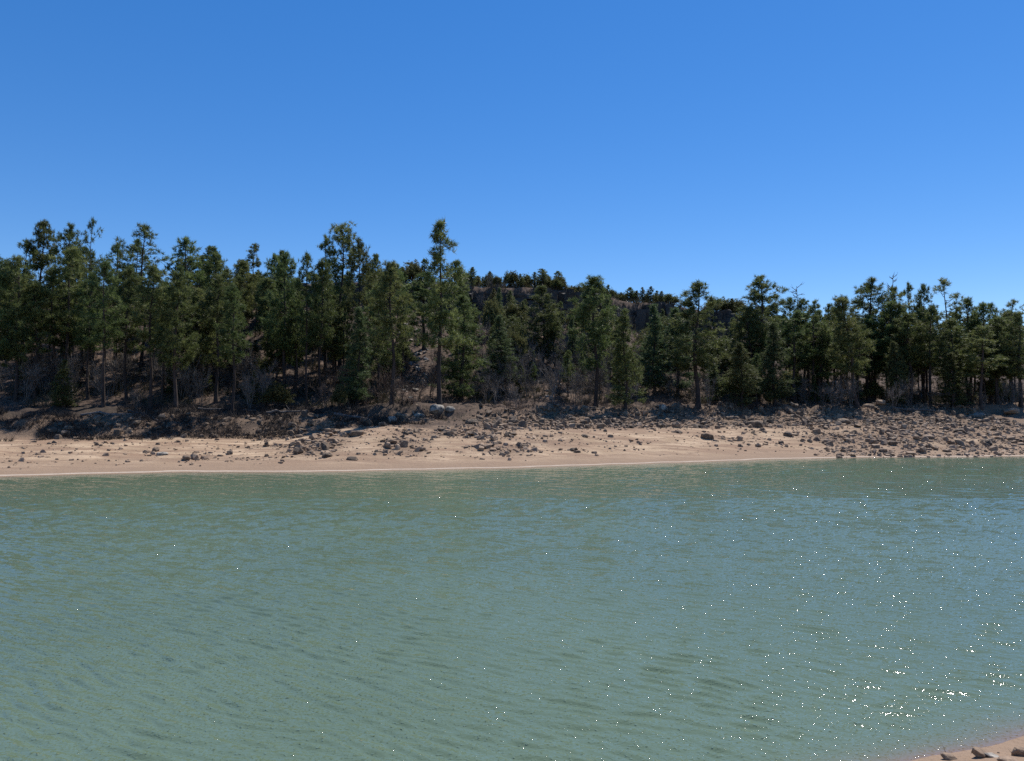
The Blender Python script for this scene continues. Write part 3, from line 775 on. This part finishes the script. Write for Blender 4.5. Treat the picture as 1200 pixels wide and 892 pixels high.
TREES = [
 # left grove, tall back row against the sky
 ('open', 26, 284, 40, 96, 'broad bushy pine crown against the sky at far left, left of the tall spire'),
 ('full', 45, 263, 36, 98, 'tall pine with a pointed spire near the far left, second highest there'),
 ('open', 79, 266, 36, 97, 'tall pine with a blunt feathery top left of the thin bare-stemmed pine'),
 ('sparse', 103, 260, 26, 92, 'very thin sparse pine, the highest tip of the left grove'),
 ('sparse', 133, 289, 30, 98, 'small scraggly pine with open sky round its crooked crown'),
 ('sparse', 165, 267, 46, 97, 'tall scraggly pine with a wide thin crown and bare upper limbs'),
 ('open', 218, 280, 44, 97, 'tall pine with big dark clumps standing right of the scraggly wide pine'),
 ('open', 250, 299, 32, 99, 'pine with a narrow tufted top at the right end of the left grove skyline'),
 ('juniper', 277, 322, 40, 116, 'round olive juniper on the rim just left of the exposed ledge'),
 ('full', 291, 320, 12, 124, 'tiny pine on the rim above the left ledge'),
 ('juniper', 303, 319, 18, 126, 'small dark juniper on the rim right of the tiny pine above the left ledge'),
 # left grove, front row
 ('full', -6, 322, 44, 470, 'leafy pine cut by the left edge of the photo'),
 ('full', 18, 304, 42, 470, 'dark pine with a rounded top near the left edge'),
 ('slender', 40, 333, 34, 468, 'slim front pine with a thin dark trunk near the left edge'),
 ('slender', 60, 318, 36, 458, 'pine with yellowish crown behind the slim front pines at left'),
 ('slender', 79, 292, 42, 462, 'full-crowned dark pine in front of the blunt feathery one'),
 ('slender', 103, 322, 34, 468, 'slim pine standing in front of the very thin highest pine'),
 ('slender', 121, 307, 36, 476, 'front pine with a straight black trunk and narrow crown beside the thin highest pine'),
 ('slender', 148, 318, 38, 474, 'olive pine between the straight black trunk and the double crown'),
 ('slender', 176, 314, 40, 480, 'pine with a tall full crown below the scraggly wide pine'),
 ('full', 206, 322, 44, 476, 'broad dark pine with foliage low down in the middle of the left grove'),
 ('slender', 233, 340, 30, 466, 'slim shaded pine right of the broad dark pine'),
 ('full', 253, 325, 42, 472, 'dark pine with bright olive edges at the right of the left grove'),
 ('slender', 272, 337, 34, 484, 'front pine with a pale trunk at the right end of the left grove'),
 ('skirt', 74, 422, 28, 478, 'short young pine growing low at left among the trunks'),
 ('slender', 190, 355, 28, 470, 'thin-crowned pine squeezed between the tall full and the broad dark pine'),
 # second grove (300-470)
 ('open', 318, 299, 30, 100, 'pine with a small pointed top at the left of the second grove'),
 ('full', 333, 298, 40, 462, 'dense dark pine with a domed top at the left of the second grove'),
 ('slender', 359, 300, 28, 476, 'slender pine with a knob-like top in the second grove'),
 ('slender', 376, 306, 32, 472, 'slender pine with a low-branched trunk right of the knob-topped pine'),
 ('open', 381, 279, 34, 100, 'pine with a ragged left-leaning top beside the highest crown of the second grove'),
 ('crest', 398, 269, 42, 102, 'highest pine of the second grove with large flat clumps'),
 ('open', 419, 283, 32, 96, 'pine with a bare stem and round tufted head right of the highest in its grove'),
 ('full', 441, 300, 22, 112, 'small pointed pine on the skyline at the right of the second grove'),
 ('full', 391, 348, 36, 452, 'mid green leafy pine filling the centre of the second grove'),
 ('cone', 419, 362, 34, 478, 'conical pine with pale green top in front of the second grove'),
 ('slender', 442, 338, 36, 470, 'pine with drooping sides between the conical one and the broad one'),
 ('full', 459, 311, 46, 472, 'broad pine with dense rounded crown at the right end of the second grove'),
 ('juniper', 325, 444, 30, 482, 'dark low juniper at the foot of the second grove'),
 ('juniper', 419, 441, 26, 474, 'dark round bush-like juniper behind the conical pine trunk'),
 ('juniper', 397, 450, 16, 480, 'small green juniper sapling in the second grove beside the fallen wood'),
 ('slender', 346, 352, 28, 466, 'shaded slim pine between the domed and the knob-topped pine'),
 # middle
 ('juniper', 484, 303, 24, 128, 'dark juniper on the rim left of the tallest pine'),
 ('full', 497, 304, 16, 129, 'short pine on the rim directly left of the tallest pine stem'),
 ('tall', 515, 263, 44, 476, 'tallest pine of all, thin bare trunk and sparse tiered top'),
 ('full', 497, 322, 48, 108, 'leafy crown half hidden left of the tallest pine'),
 ('full', 534, 308, 42, 104, 'dense pine close behind the tallest pine on its right'),
 ('skirt', 541, 348, 56, 470, 'wide dark pine with branches to the ground right of the tallest pine'),
 ('cone', 586, 371, 34, 458, 'neat cone-shaped fir on the open slope right of the tallest pine'),
 ('juniper', 604, 382, 28, 438, 'round olive juniper on the slope right of the neat cone'),
 ('juniper', 577, 345, 22, 116, 'brownish juniper high on the slope below the rim'),
 ('juniper', 603, 352, 30, 120, 'dull dark juniper high on the slope left of the twin pines'),
 ('full', 636, 337, 40, 108, 'taller and darker of the twin pines on the upper slope'),
 ('cone', 650, 368, 28, 432, 'smaller and lighter of the twin pines on the upper slope'),
 ('open', 636, 315, 18, 131, 'thin spiky pine on the rim above the twin pines'),
 ('full', 654, 318, 18, 136, 'small lone pine silhouetted on the rim right of the spiky one'),
 ('juniper', 669, 335, 18, 138, 'low bush-like juniper on the rim right of the small lone pine'),
 ('full', 698, 328, 50, 477, 'big dark pine with domed top and bare lower trunk, left one of two alike'),
 ('skirt', 733, 364, 40, 480, 'ragged pine with branches to the ground right of the big domed pine'),
 ('cone', 767, 358, 32, 462, 'sharp narrow fir midway between the two big dark pines'),
 ('full', 818, 334, 58, 477, 'big broad dark pine with thick trunk, right one of two alike'),
 ('cone', 794, 362, 40, 105, 'light green fir behind the left side of the big broad dark pine'),
 ('cone', 672, 388, 36, 108, 'faint green fir behind the left side of the domed pine'),
 ('juniper', 690, 333, 22, 140, 'juniper on the rim behind the top of the domed pine'),
 ('juniper', 727, 342, 22, 145, 'low juniper on the rim right of the domed pine'),
 ('full', 740, 337, 16, 145, 'pointed little pine on the rim between the two big dark pines'),
 ('juniper', 783, 343, 34, 148, 'dark domed juniper on the rim left of the big broad pine'),
 ('juniper', 758, 351, 18, 147, 'small grey-green juniper at the rim edge above the narrow fir'),
 ('juniper', 842, 348, 30, 154, 'juniper on the rim just right of the big broad pine top'),
 ('juniper', 862, 349, 32, 156, 'bushy juniper on the rim left of the clump-topped pine'),
 ('cone', 838, 428, 22, 474, 'small dark fir under the right side of the big broad pine'),
 ('column', 869, 403, 38, 479, 'bushy columnar juniper, green to the ground, in front of the rim gap'),
 # right grove
 ('open', 892, 326, 50, 110, 'tall clump-topped pine behind the bushy columnar juniper'),
 ('full', 880, 362, 40, 108, 'rounded grey-green pine below the left side of the clump-topped pine'),
 ('cone', 908, 379, 38, 476, 'pale grey-green fir with clear trunk at the left of the right grove'),
 ('slender', 932, 366, 38, 472, 'dark straight pine behind the pale grey-green fir'),
 ('open', 926, 350, 28, 116, 'dark pine with a stubby top left of the dead snag'),
 ('snag', 936, 335, 22, 118, 'dead bare-topped snag poking out above the right grove, left of the round dark crown'),
 ('juniper', 956, 361, 40, 116, 'round olive tree crown on the skyline right of the dead snag'),
 ('open', 971, 357, 24, 112, 'small grey-green top on the skyline right of the round olive crown'),
 ('leaning', 988, 350, 54, 477, 'leaning pine whose dark trunk slants up to the left'),
 ('full', 962, 380, 40, 470, 'shaded full pine left of the leaning pine'),
 ('open', 1024, 329, 48, 112, 'big round dark pine crown, highest left part of the right skyline'),
 ('snag', 1048, 322, 24, 114, 'bare dead top standing above the right grove beside the round dark crown'),
 ('open', 1050, 338, 34, 113, 'dark pine directly beneath the bare dead top'),
 ('open', 1068, 334, 26, 114, 'first of two tufted pine heads right of the bare dead top'),
 ('open', 1083, 335, 28, 112, 'second of two tufted pine heads right of the bare dead top'),
 ('sparse', 1111, 329, 38, 110, 'scraggly layered pine crown, highest right part of the right skyline'),
 ('full', 1137, 352, 38, 110, 'soft domed pine right of the scraggly layered crown'),
 ('open', 1161, 357, 32, 112, 'grey-green pine top on the skyline near the right edge'),
 ('sparse', 1188, 354, 34, 108, 'tufted thin pine on the skyline at the right edge'),
 ('full', 1018, 372, 44, 470, 'green full pine just right of the leaning pine'),
 ('full', 1047, 356, 44, 472, 'tall olive pine in the front row below the bare dead top'),
 ('full', 1067, 370, 42, 474, 'front pine with two thick dark trunks seen beneath it in the right grove'),
 ('slender', 1091, 361, 32, 474, 'narrow dark pine with a straight thick trunk in the right grove'),
 ('column', 1049, 401, 28, 476, 'narrow green juniper in front of the thick-trunked pines'),
 ('full', 1117, 376, 44, 474, 'leafy pine below the scraggly layered crown'),
 ('skirt', 1117, 414, 36, 478, 'short spreading pine at the front edge below the leafy one'),
 ('slender', 1150, 384, 38, 478, 'yellow-green front pine with a thin trunk near the right edge'),
 ('full', 1170, 374, 40, 474, 'dense pine second from the right edge in the front row'),
 ('full', 1196, 368, 40, 476, 'pine cut by the right edge of the photo'),
 ('slender', 1135, 372, 30, 470, 'slim dark pine between the leafy pine and the yellow-green one'),
]
for row in TREES:
    kind, xp, yt, w, where, lab = row
    if kind == 'leaning':
        t = tree_px('full', 1005, yt, w * .8, where, lab, seed=77, lean=-.12, foot=.34)
    elif kind == 'tall': tree_px('tall', xp, yt, w, where, lab, seed=78)
    elif kind == 'snag': tree_px('snag', xp, yt, w, where, lab, seed=79 + (xp > 1000))
    else: tree_px(kind, xp, yt, w, where, lab)

# the trees behind, deep inside the groves, that nothing tells apart
def fill(n, x0, x1, d0, d1, h0, h1, kinds, label, group):
    spots = []
    tries = 0
    while len(spots) < n and tries < 4000:
        tries += 1
        xp = rng.uniform(x0, x1); D = rng.uniform(d0, d1); X = ray(xp, 475)[0] * D
        if all((X - a) ** 2 + (D - b) ** 2 > 5.5 for a, b in spots): spots.append((X, D))
    for X, D in spots:
        h = rng.uniform(h0, h1); kd = kinds[int(rng.integers(0, len(kinds)))]
        o = place_tree(kd, X, D, h, {'slender': .24, 'full': .30, 'open': .28, 'cone': .3, 'juniper': .8, 'skirt': .34, 'column': .42}[kd] * h, label, group)
        REPEATS.append((o, h, label, 'tree'))
fill(44, -25, 290, 88, 112, 9, 13.5, ['slender', 'open', 'slender', 'full'], 'back-row pine', 'pines deep inside the left grove')
fill(22, 292, 478, 92, 114, 8, 12.5, ['slender', 'open', 'full'], 'back-row pine', 'pines deep inside the second grove')
fill(50, 890, 1215, 102, 128, 10, 14.5, ['full', 'slender', 'open'], 'back-row pine', 'pines deep inside the right grove')
fill(34, 545, 690, 96, 126, 3, 6.5, ['juniper', 'full', 'cone', 'column'], 'small evergreen on the slope', 'small evergreens on the slope below the rim')
fill(30, 690, 905, 98, 132, 4, 8, ['cone', 'full', 'juniper', 'skirt'], 'half hidden slope evergreen', 'evergreens on the slope behind the big pines')
fill(9, 268, 335, 98, 116, 3, 6, ['juniper', 'column', 'full'], 'evergreen in the gap between groves', 'evergreens in the gap between the two left groves')
fill(12, 0, 300, 84, 100, 2.5, 4.5, ['juniper', 'skirt'], 'low evergreen under the grove', 'low evergreens under the left grove')
fill(8, 300, 480, 90, 106, 2.5, 4.5, ['juniper', 'skirt'], 'low evergreen under the grove', 'low evergreens under the second grove')
fill(10, 900, 1210, 102, 114, 2.5, 5.0, ['juniper', 'skirt'], 'low evergreen under the grove', 'low evergreens under the right grove')
def rimfill(n, x0, x1, h0, h1, off0, off1, label, group):
    for k in range(n):
        xp = x0 + (x1 - x0) * (k + rng.random()) / n
        for _ in range(3):
            X = ray(xp, 475)[0] * 135; D = float(rim(np.array([X]))[0]) + rng.uniform(off0, off1); X = ray(xp, 475)[0] * D
        h = rng.uniform(h0, h1)
        kd = 'juniper' if rng.random() < .45 else 'column'
        o = place_tree(kd, X, D, h, h * rng.uniform(.5, .75), label, group)
        REPEATS.append((o, h, ('rounded ' if kd == 'juniper' else 'pointed ') + label, 'tree'))
rimfill(34, 536, 665, 1.9, 3.7, 1.0, 9, 'rim tree in the dense row', 'evergreens in a dense row on the rim')
rimfill(13, 830, 905, 2.5, 4.2, 2, 7, 'low rim tree', 'evergreens on the right part of the rim')
rimfill(12, 425, 485, 2.0, 3.8, 2, 9, 'low rim tree', 'evergreens on the rim left of the tallest pine')
rimfill(24, 655, 780, 1.9, 3.6, 3, 9, 'very low rim tree', 'very low evergreens on the rim')

# ------------------------------------------------------------------ leafless shrubs
BV = {}
for mk in ('grey', 'brown'): BV[mk] = [build_bare(400 + k, (4, 5, 4, 3, 4, 5)[k], .013, mk, .10 + .07 * (k % 3), (.22, .26, .34)[k % 3]) for k in range(6)]
def shrub(xp, where, h, mk, label, group):
    if where > 300: x, y, z = ground_hit(xp, where, 60)
    else: y = where; x = ray(xp, 475)[0] * y; z = H(x, y)
    root = link('bare_shrub', None); root.location = (x, y, z); root.rotation_euler = (0, 0, rng.uniform(0, 6.28))
    k = h / 5.0; root.scale = (k * rng.uniform(.8, 1.1), k * rng.uniform(.8, 1.1), k * 1.1)
    st, tw = BV[mk][int(rng.integers(0, 6))]
    link('stems', st, root); tag(link('twigs', tw, root), kind='stuff')
    REPEATS.append((root, h, label, 'tree'))
    return tag(root, label, 'shrub', group)
def thicket(n, x0, x1, y0, y1, h0, h1, mk, label, group):
    for k in range(n):
        shrub(x0 + (x1 - x0) * (k + rng.random()) / n, rng.uniform(y0, y1), rng.uniform(h0, h1), mk, label, group)
thicket(44, 555, 720, 435, 479, 2.8, 5.2, 'grey', 'leafless grey thicket shrub', 'leafless shrubs of the middle thicket')
thicket(20, 565, 700, 385, 440, 3, 5, 'grey', 'leafless grey shrub on the scree', 'leafless shrubs on the scree slope')
thicket(24, 535, 670, 345, 392, 2.2, 4, 'grey', 'leafless dark shrub below the rim', 'leafless shrubs below the rim')
thicket(18, 735, 855, 435, 477, 2.5, 4.8, 'grey', 'leafless grey thicket shrub', 'leafless shrubs between the big pines')
thicket(16, 690, 885, 385, 430, 2.5, 4.5, 'grey', 'leafless grey slope shrub', 'leafless shrubs behind the big pines')
thicket(12, 940, 1005, 455, 479, 2.5, 4.5, 'grey', 'leafless grey thicket shrub', 'leafless shrubs by the leaning pine')
thicket(8, 284, 318, 450, 483, 3, 5, 'grey', 'slender leafless grey sapling', 'leafless saplings in the gap')
thicket(14, 0, 140, 440, 480, 3, 6, 'grey', 'leafless grey shrub among trunks', 'leafless shrubs in the left grove')
thicket(8, 470, 520, 435, 480, 2.5, 4.5, 'brown', 'leafless brown shrub by the chute', 'leafless shrubs below the chute')
thicket(14, 140, 290, 445, 485, 2.5, 5.5, 'grey', 'leafless grey shrub among trunks', 'leafless shrubs under the left grove')
thicket(12, 330, 470, 445, 484, 2.5, 5, 'brown', 'leafless brown shrub among trunks', 'leafless shrubs under the second grove')
thicket(9, 1030, 1195, 470, 483, 2, 4.5, 'grey', 'leafless grey shrub among trunks', 'leafless shrubs of the right grove')

# low brown brush and dry grass that nobody could count
def brush(name, n, x0, x1, s0, s1, hmin, hmax, w, mat, label, seed):
    r2 = np.random.default_rng(seed)
    x = r2.uniform(x0, x1, n * 4); s = r2.uniform(s0, s1, n * 4); y = yw(x) + s
    keep = fbm(x / 2.5, y / 2.5, seed, 3) > .02
    x, y = x[keep][:n], y[keep][:n]; z = height(x, y)
    P = np.stack([x, y, z - .03], -1); D = np.tile([0, 0, 1.0], (len(P), 1))
    V, F = blades(r2, P, D, 9, 1.0, w, .42)
    V = V.reshape(-1, 9, 3, 3)
    hh = r2.uniform(hmin, hmax, (len(P), 1, 1))
    V[:, :, 2, :] = P[:, None, :] + (V[:, :, 2, :] - P[:, None, :]) * hh
    return tag(link(name, mesh_np(name, V.reshape(-1, 3), F, mat)), label, None, None, 'stuff')
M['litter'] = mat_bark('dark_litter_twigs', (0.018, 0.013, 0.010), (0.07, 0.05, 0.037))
M['grass'] = mat_bark('dry_grass', (0.22, 0.16, 0.085), (0.36, 0.28, 0.16))
brush('brush', 900, -3, 36, 23.5, 32, .5, 1.3, .022, M['brown'], 'reddish brown twiggy brush along the foot of the trees', 501)
brush('dry_grass', 500, -8, 34, 20, 27, .15, .4, .03, M['grass'], 'dry straw coloured grass at the top of the beach', 502)
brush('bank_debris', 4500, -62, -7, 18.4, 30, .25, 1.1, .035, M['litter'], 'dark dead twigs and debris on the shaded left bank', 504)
brush('bank_debris', 350, 28, 85, 24.5, 29, .25, .7, .03, M['litter'], 'dark dead twigs along the low bank under the right grove', 505)
M['scrub'] = mat_needles('scrub_leaves', (0.030, 0.034, 0.018), (0.080, 0.074, 0.038), (0.10, 0.085, 0.05), .25)
brush('hillside_scrub', 8500, -62, 90, 31, 76, .5, 1.9, .07, M['scrub'], 'dark low scrub covering the hillside between the trees', 506)
brush('undergrowth', 3500, -62, 85, 28, 50, .3, 1.1, .025, M['brown'], 'sparse twiggy undergrowth on the wooded slope', 503)

# ------------------------------------------------------------------ fallen logs on the bank
def log(xp0, yp0, xp1, yp1, r, label, seed):
    a = np.array(ground_hit(xp0, yp0, 60)); b = np.array(ground_hit(xp1, yp1, 60)); rr = np.random.default_rng(seed)
    n = 8; tb = Tubes(); c = (a + b) / 2
    pts = []
    for k in range(n):
        p = a + (b - a) * k / (n - 1); p[2] = max(H(p[0], p[1]), a[2] + (b[2] - a[2]) * k / (n - 1)) + r * .8 + rr.normal(0, .02); pts.append(p - c)
    tb.tube(pts, np.linspace(r, r * .55, n), 8)
    for k in range(6):
        q = pts[int(rr.integers(2, n))]; d = rr.normal(0, 1, 3); d[2] = abs(d[2]) * .8
        d /= np.linalg.norm(d); L = rr.uniform(.3, 1.0)
        tb.tube([q, q + d * L * .6, q + d * L], [r * .3, r * .2, .012], 4)
    o = link('fallen_log', tb.mesh('fallen_log', M['deadwood'])); o.location = c
    tag(o, label, 'log')
log(312, 486, 352, 484, .16, 'fallen log on the shaded bank below the dark low juniper', 1)
log(392, 488, 436, 494, .20, 'fallen grey log on the bank below the second grove, left of the round boulder', 2)
log(232, 481, 300, 483, .13, 'long thin fallen log across the bank at the right of the left grove', 3)
log(95, 488, 170, 490, .15, 'long fallen log along the dark bank below the left grove', 4)
log(150, 483, 186, 494, .12, 'short sloping log on the dark bank in the middle of the left grove', 5)
log(1046, 480, 1096, 483, .15, 'fallen log at the edge of the rubble under the right grove', 6)

# ------------------------------------------------------------------ stones on the near shore at bottom right
for xp, yp, w, mk, fl, lab in (
    (1113, 890, 20, 'basalt', .7, 'dark wet stone at the water edge in the bottom right corner'),
    (1152, 886, 30, 'basalt', .4, 'flat long dark stone in the bottom right corner'),
    (1163, 887, 17, 'palerock', .5, 'pale small stone beside the flat long one in the bottom right corner'),
    (1197, 886, 22, 'basalt', .9, 'dark brown stone cut by the right edge at the bottom corner'),
    (1182, 893, 26, 'brownrock', .4, 'brown flat stone at the very bottom of the near sand')):
    d = ray(xp, yp); t = np.arange(6, 14, .02); k = np.nonzero(EYE + d[2] * t <= np.maximum(height(d[0] * t, t), 0))[0][0]; yy = t[k]
    put_rock('boulder', BIG[mk][xp % 5], d[0] * yy, yy, w * yy / FPX, lab, 'stone', None, flat=fl)
near = []
for k in range(700):
    x = rng.uniform(3, 14); y = rng.uniform(5, 13); z = H(x, y)
    if z > .03: near.append((.015 + .05 * rng.random() ** 3, x, y, z))
merged_stones('gravel', near, None, M['brownrock_i'], 'small gravel on the near sand in the bottom right corner')

# ------------------------------------------------------------------ a label of its own for each repeat: what it stands beside
LAND = {'tree': [(-6, 470, 'pine at the left edge'), (18, 470, 'round-topped dark pine at far left'), (40, 468, 'slim front pine near the left edge'),
  (79, 462, 'full-crowned pine left of the thinnest one'), (103, 466, 'thinnest highest pine of the left grove'), (121, 476, 'straight black trunk in the left grove'),
  (148, 474, 'olive pine in the left grove'), (176, 480, 'tall full pine under the scraggly crown'), (206, 476, 'broad dark pine in the left grove'),
  (253, 472, 'olive-edged dark pine in the left grove'), (272, 484, 'pale front trunk in the left grove'), (333, 462, 'domed pine of the second grove'),
  (359, 476, 'slender knob-topped pine'), (398, 450, 'highest flat-clumped pine of the second grove'), (419, 478, 'conical pale green pine in the second grove'),
  (459, 472, 'broad rounded pine of the second grove'), (515, 476, 'tallest pine of all'), (541, 470, 'wide dark pine with low branches'),
  (586, 458, 'neat cone-shaped fir on the slope'), (604, 438, 'round olive juniper on the slope'), (636, 430, 'darker of the twin slope pines'),
  (650, 432, 'lighter of the twin slope pines'), (698, 477, 'big domed dark pine'), (733, 480, 'ragged pine with low branches'), (767, 462, 'sharp narrow fir'),
  (818, 477, 'big broad dark pine'), (869, 479, 'bushy columnar juniper'), (892, 440, 'tall clump-topped pine'), (908, 476, 'pale grey-green fir'),
  (932, 472, 'dark straight pine beside the pale fir'), (956, 470, 'round olive skyline crown'), (1004, 477, 'leaning pine trunk'),
  (1024, 460, 'big round dark skyline crown'), (1050, 474, 'bare dead top of the right grove'), (1067, 474, 'two thick dark trunks at right'),
  (1091, 474, 'narrow dark thick-trunked pine'), (1117, 478, 'short spreading front pine at right'), (1150, 478, 'yellow-green front pine at right'),
  (1170, 474, 'dense pine near the right edge'), (1196, 476, 'pine cut by the right edge')],
 'stone': [(0, 530, 'left edge of the photo'), (60, 530, 'open far left sand'), (180, 529, 'dark rock of the left stone cluster'), (188, 534, 'flat grey slab on the left sand'),
  (217, 540, 'double-humped rock on the left sand'), (268, 533, 'upright dark rock on the left sand'), (147, 542, 'small flat rock near the left waterline'),
  (382, 537, 'pointed dark rock near the water'), (412, 540, 'low dark slab near the water'), (416, 512, 'flat dark rock below the bank'), (459, 496, 'big rounded grey boulder'),
  (494, 529, 'brown flat stone of the middle spread'), (512, 488, 'tallest pale boulder'), (553, 497, 'low dark rock with grass behind'), (572, 499, 'left end of the dark rubble band'),
  (675, 530, 'low dark pair on the middle sand'), (686, 513, 'small upright stone on the middle sand'), (778, 484, 'pale rounded boulder in the brush'), (796, 508, 'dark rock on the sand edge'),
  (831, 516, 'dark rounded boulder on the sand'), (886, 502, 'wide dark boulder in the rubble band'), (925, 512, 'upright dark boulder beside the fan'), (890, 524, 'brown stone on the inner sand'),
  (916, 521, 'small cube-like stone by the fan'), (990, 498, 'large dark boulder below the leaning pine'), (1022, 479, 'grey boulder under the right trees'), (1060, 508, 'brown angular boulder of the fan'),
  (1049, 522, 'low dark boulder at the fan edge'), (1090, 515, 'brown rounded boulder of the fan'), (1128, 509, 'flat dark boulder of the fan'), (1112, 530, 'brown boulder at the waterline'),
  (1160, 522, 'dark boulder at the right waterline'), (1150, 490, 'grey boulder above the fan'), (1190, 487, 'large brown boulder at the right edge')]}
bpy.context.view_layer.update()
used = set(); groups = {}
for o, sz, ph, lm in REPEATS: groups.setdefault(o.get('group'), []).append(sz)
for o, sz, ph, lm in REPEATS:
    px, py = project(o.location); med = sorted(groups[o.get('group')])[len(groups[o.get('group')]) // 2]
    rows = sorted(LAND[lm], key=lambda l: abs(l[0] - px) + (2.0 * abs(l[1] - py) if lm == 'stone' else 0))
    done = None
    for lx, ly, nick in rows[:16]:
        dx, dy = px - lx, py - ly
        if lm == 'tree': rel = 'left of the' if dx < -7 else 'right of the' if dx > 7 else 'behind the' if py < ly + 1 else 'before the'
        else: rel = ('left of the' if dx < 0 else 'right of the') if abs(dx) > 2.2 * abs(dy) else ('above the' if dy < 0 else 'below the')
        for adj in (('taller ' if sz > med else 'shorter ') if lm == 'tree' and ' block' not in ph else ('larger ' if sz > med else 'smaller '),):
            t = f'{adj}{ph} {rel} {nick}'
            if t not in used and len(t.split()) <= 16: done = t; break
        if done: break
    if done is None: done = f'{ph} near the {rows[0][2]}'
    used.add(done); o['label'] = done
print('trees', tcount[0], 'objects', len(bpy.data.objects))
print('triangles', sum(len(m.loops) - 2 * len(m.polygons) for m in bpy.data.meshes))
